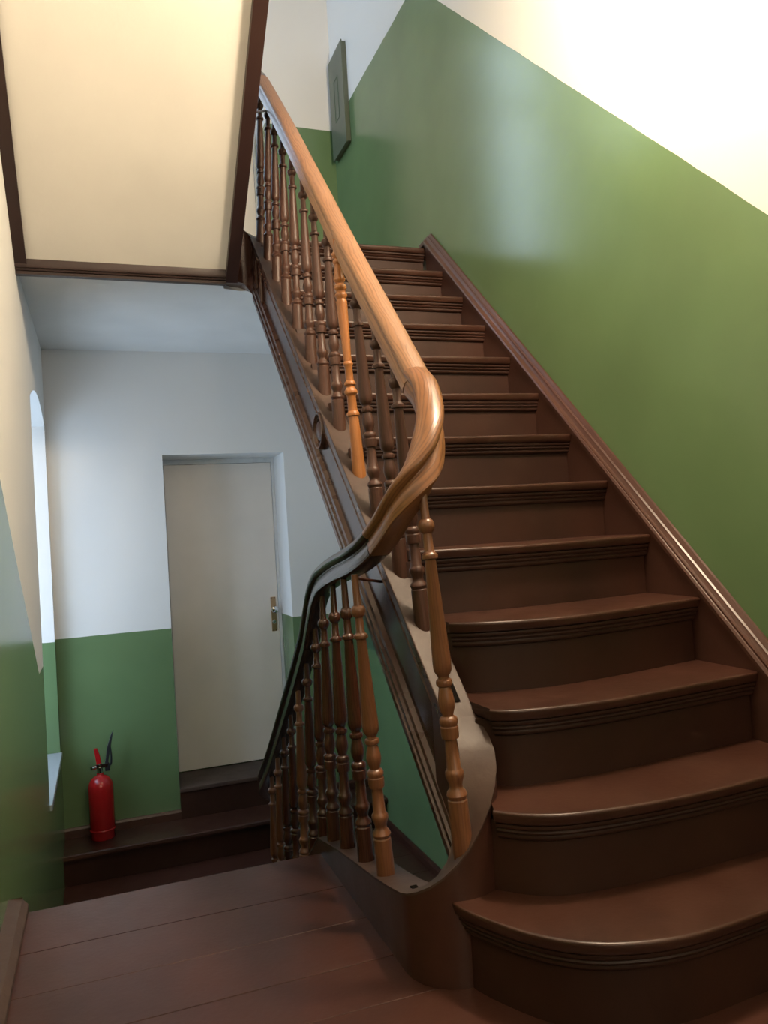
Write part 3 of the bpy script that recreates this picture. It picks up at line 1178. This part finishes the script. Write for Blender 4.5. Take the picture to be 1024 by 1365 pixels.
for i, (b_, t_) in enumerate(zip(BOTS, TOPS)):
    b_ = (b_[0] - .010, b_[1], stop(b_[1]) + .004)
    if i == 8:
        put('odd', b_, t_, 'bright orange replacement baluster of another pattern')
    else:
        put('mid', b_, t_)
put('tan', (.728, 1.635, .300), (.688, 1.650, 1.110), 'thick tan baluster standing on the curved string')
low = [('tan', (.640, 1.923, .140), (.603, 1.923, .931), 'orange-brown baluster, first beyond the curve'),
       ('dark', (.640, 2.085, .115), (.622, 2.085, .912), None),
       ('dark', (.640, 2.262, .088), (.640, 2.262, .885), None),
       ('dark', (.640, 2.410, .058), (.646, 2.410, .852), None)]
low = [(a, b, (c[0], c[1], c[2] - .035 + .003), e) for a, b, c, e in low]
for a in low: put(*a)
Yb = 2.56
kinds = ['dark', 'dark', 'tan', 'dark', 'dark', 'tan', 'tan']
i = 0
while Yb < 3.55:
    tz = (LR(Yb) if Yb > 2.62 else .762) - .040
    put(kinds[i % 7], (.648, Yb, ltop(Yb) + .002), (.656, Yb, tz), 'tan brown baluster among darker ones' if kinds[i % 7] == 'tan' else None)
    Yb += .152
    i += 1
put('dark', (UC, 3.68, -.86), (.725, 3.70, -.2))
# iron tie rods across the well
g = G()
g.cyl((.640, 2.112, .888), (SX0 + .014, 2.250, .859), .0045, 10)
tag(g.build('tie_rod', M_BALD, bal, True), 'thin iron rod tying the rail to the string')
g = G()
g.cyl((.69, 3.24, 2.80), (.858, 3.70, 3.07), .005, 10)
tag(g.build('tie_rod', M_BALD, bal, True), 'thin iron rod at the head of the flight')
keep_world(bal)
for o in bal.children:
    if '_local' in o: del o['_local']

# ------------------------------------------------------------------ fuse boxes
for zc, mat, lab in ((3.97, M_BOX, 'grey-green metal fuse box high on the wall at the top landing'), (.57, M_BOX2, 'dark green metal box low on the wall behind the stair string')):
    e = empty('fuse_box', (XR, 5.10, zc - .34), lab, 'fuse box')
    g = G()
    g.box((XR - .028, 4.955, zc - .335), (XR, 5.250, zc + .345))
    g.build('box_body', mat, e, bevel=.002)
    g = G()
    g.box((XR - .036, 4.948, zc - .345), (XR - .028, 5.258, zc + .352))
    dr = g.build('box_door', mat, e, bevel=.002)
    g = G()
    for za, zb, ya, yb in ((-.12, -.114, 5.06, 5.15), (.16, .166, 5.06, 5.15), (-.12, .166, 5.06, 5.066), (-.12, .166, 5.144, 5.15)):
        g.box((XR - .0385, ya, zc + za), (XR - .0355, yb, zc + zb))
    g.build('panel_outline', M_BOX2, dr)
    keep_world(e)

# ------------------------------------------------------------------ fire extinguisher
ex = empty('fire_extinguisher', (-.070, 5.222, -.76), 'red fire extinguisher with black nozzle standing on the step by the left corner', 'extinguisher')
r0 = .074
g = G()
g.lathe([(.066, 0), (.070, .004), (.070, .055), (r0, .060), (r0, .30), (.072, .322), (.066, .342), (.054, .360), (.038, .373), (.024, .379), (.020, .384), (.020, .394), (.001, .394)], 32)
g.build('cylinder', M_RED, ex, True, 50)
g = G()
g.lathe([(.0745, .052), (.0765, .055), (.0765, .060), (.0745, .063)], 32)
g.build('base_rim', M_RED, ex, True)
g = G()
g.cyl((0, 0, .39), (0, 0, .43), .017, 14)
g.cyl((0, 0, .43), (0, 0, .452), .012, 14)
g.box((-.026, -.014, .425), (.045, .014, .447))
g.build('valve', M_CHROME, ex, True)
g = G()
g.cyl((-.024, -.006, .432), (-.046, -.020, .432), .012, 14)
ga = g.build('pressure_gauge', M_CHROME, ex, True)
g = G()
g.prism([(-.018, .447), (.012, .447), (.004, .50), (-.010, .545), (-.030, .545), (-.024, .50)], 1, -.009, .009)
tag(g.build('trigger_lever', M_RED, ex, bevel=.003), 'red squeeze lever')
g = G()
g.prism([(.030, .40), (.060, .40), (.060, .44), (.050, .455), (.078, .59), (.088, .640), (.072, .615), (.048, .545), (.036, .47), (.030, .45)], 1, -.010, .010)
tag(g.build('nozzle', M_BLACK, ex, bevel=.003), 'black upright discharge nozzle')
g = G()
g.sweep(smooth_path([(.04, 0, .43), (.065, -.004, .44), (.068, -.004, .50), (.062, -.004, .56)], 6), [(.006 * math.cos(2 * PI * i / 8), .006 * math.sin(2 * PI * i / 8)) for i in range(8)], ups=[(0, 1, 0)] * 19)
g.build('hose', M_BLACK, ex, True)

# ------------------------------------------------------------------ lamps behind and above the photographer
LZ = 3.22 + .9525 * (LAMP[1] - 1.15)
cl = empty('pendant_lamp', (LAMP[0], LAMP[1], LZ), 'small white pendant lamp hanging over the foot of the right-hand flight', 'lamp')
g = G()
g.lathe([(.001, -.035), (.07, -.035), (.08, -.02), (.08, 0), (.001, 0)], 24)
g.build('lamp_base', M_FRAME, cl, True)
g = G()
g.cyl((0, 0, 0), (0, 0, LAMP[2] + .17 - LZ), .006, 8)
g.build('cord', M_FRAME, cl, True)
g = G()
g.cyl((0, 0, LAMP[2] + .17 - LZ), (0, 0, LAMP[2] + .125 - LZ), .022, 14)
g.build('socket', M_FRAME, cl, True)

for e in (fl1,):
    for c in e.children:
        for g_ in c.children:
            g_.matrix_parent_inverse = Matrix.Identity(4)
for c in list(fl1.children):
    pass
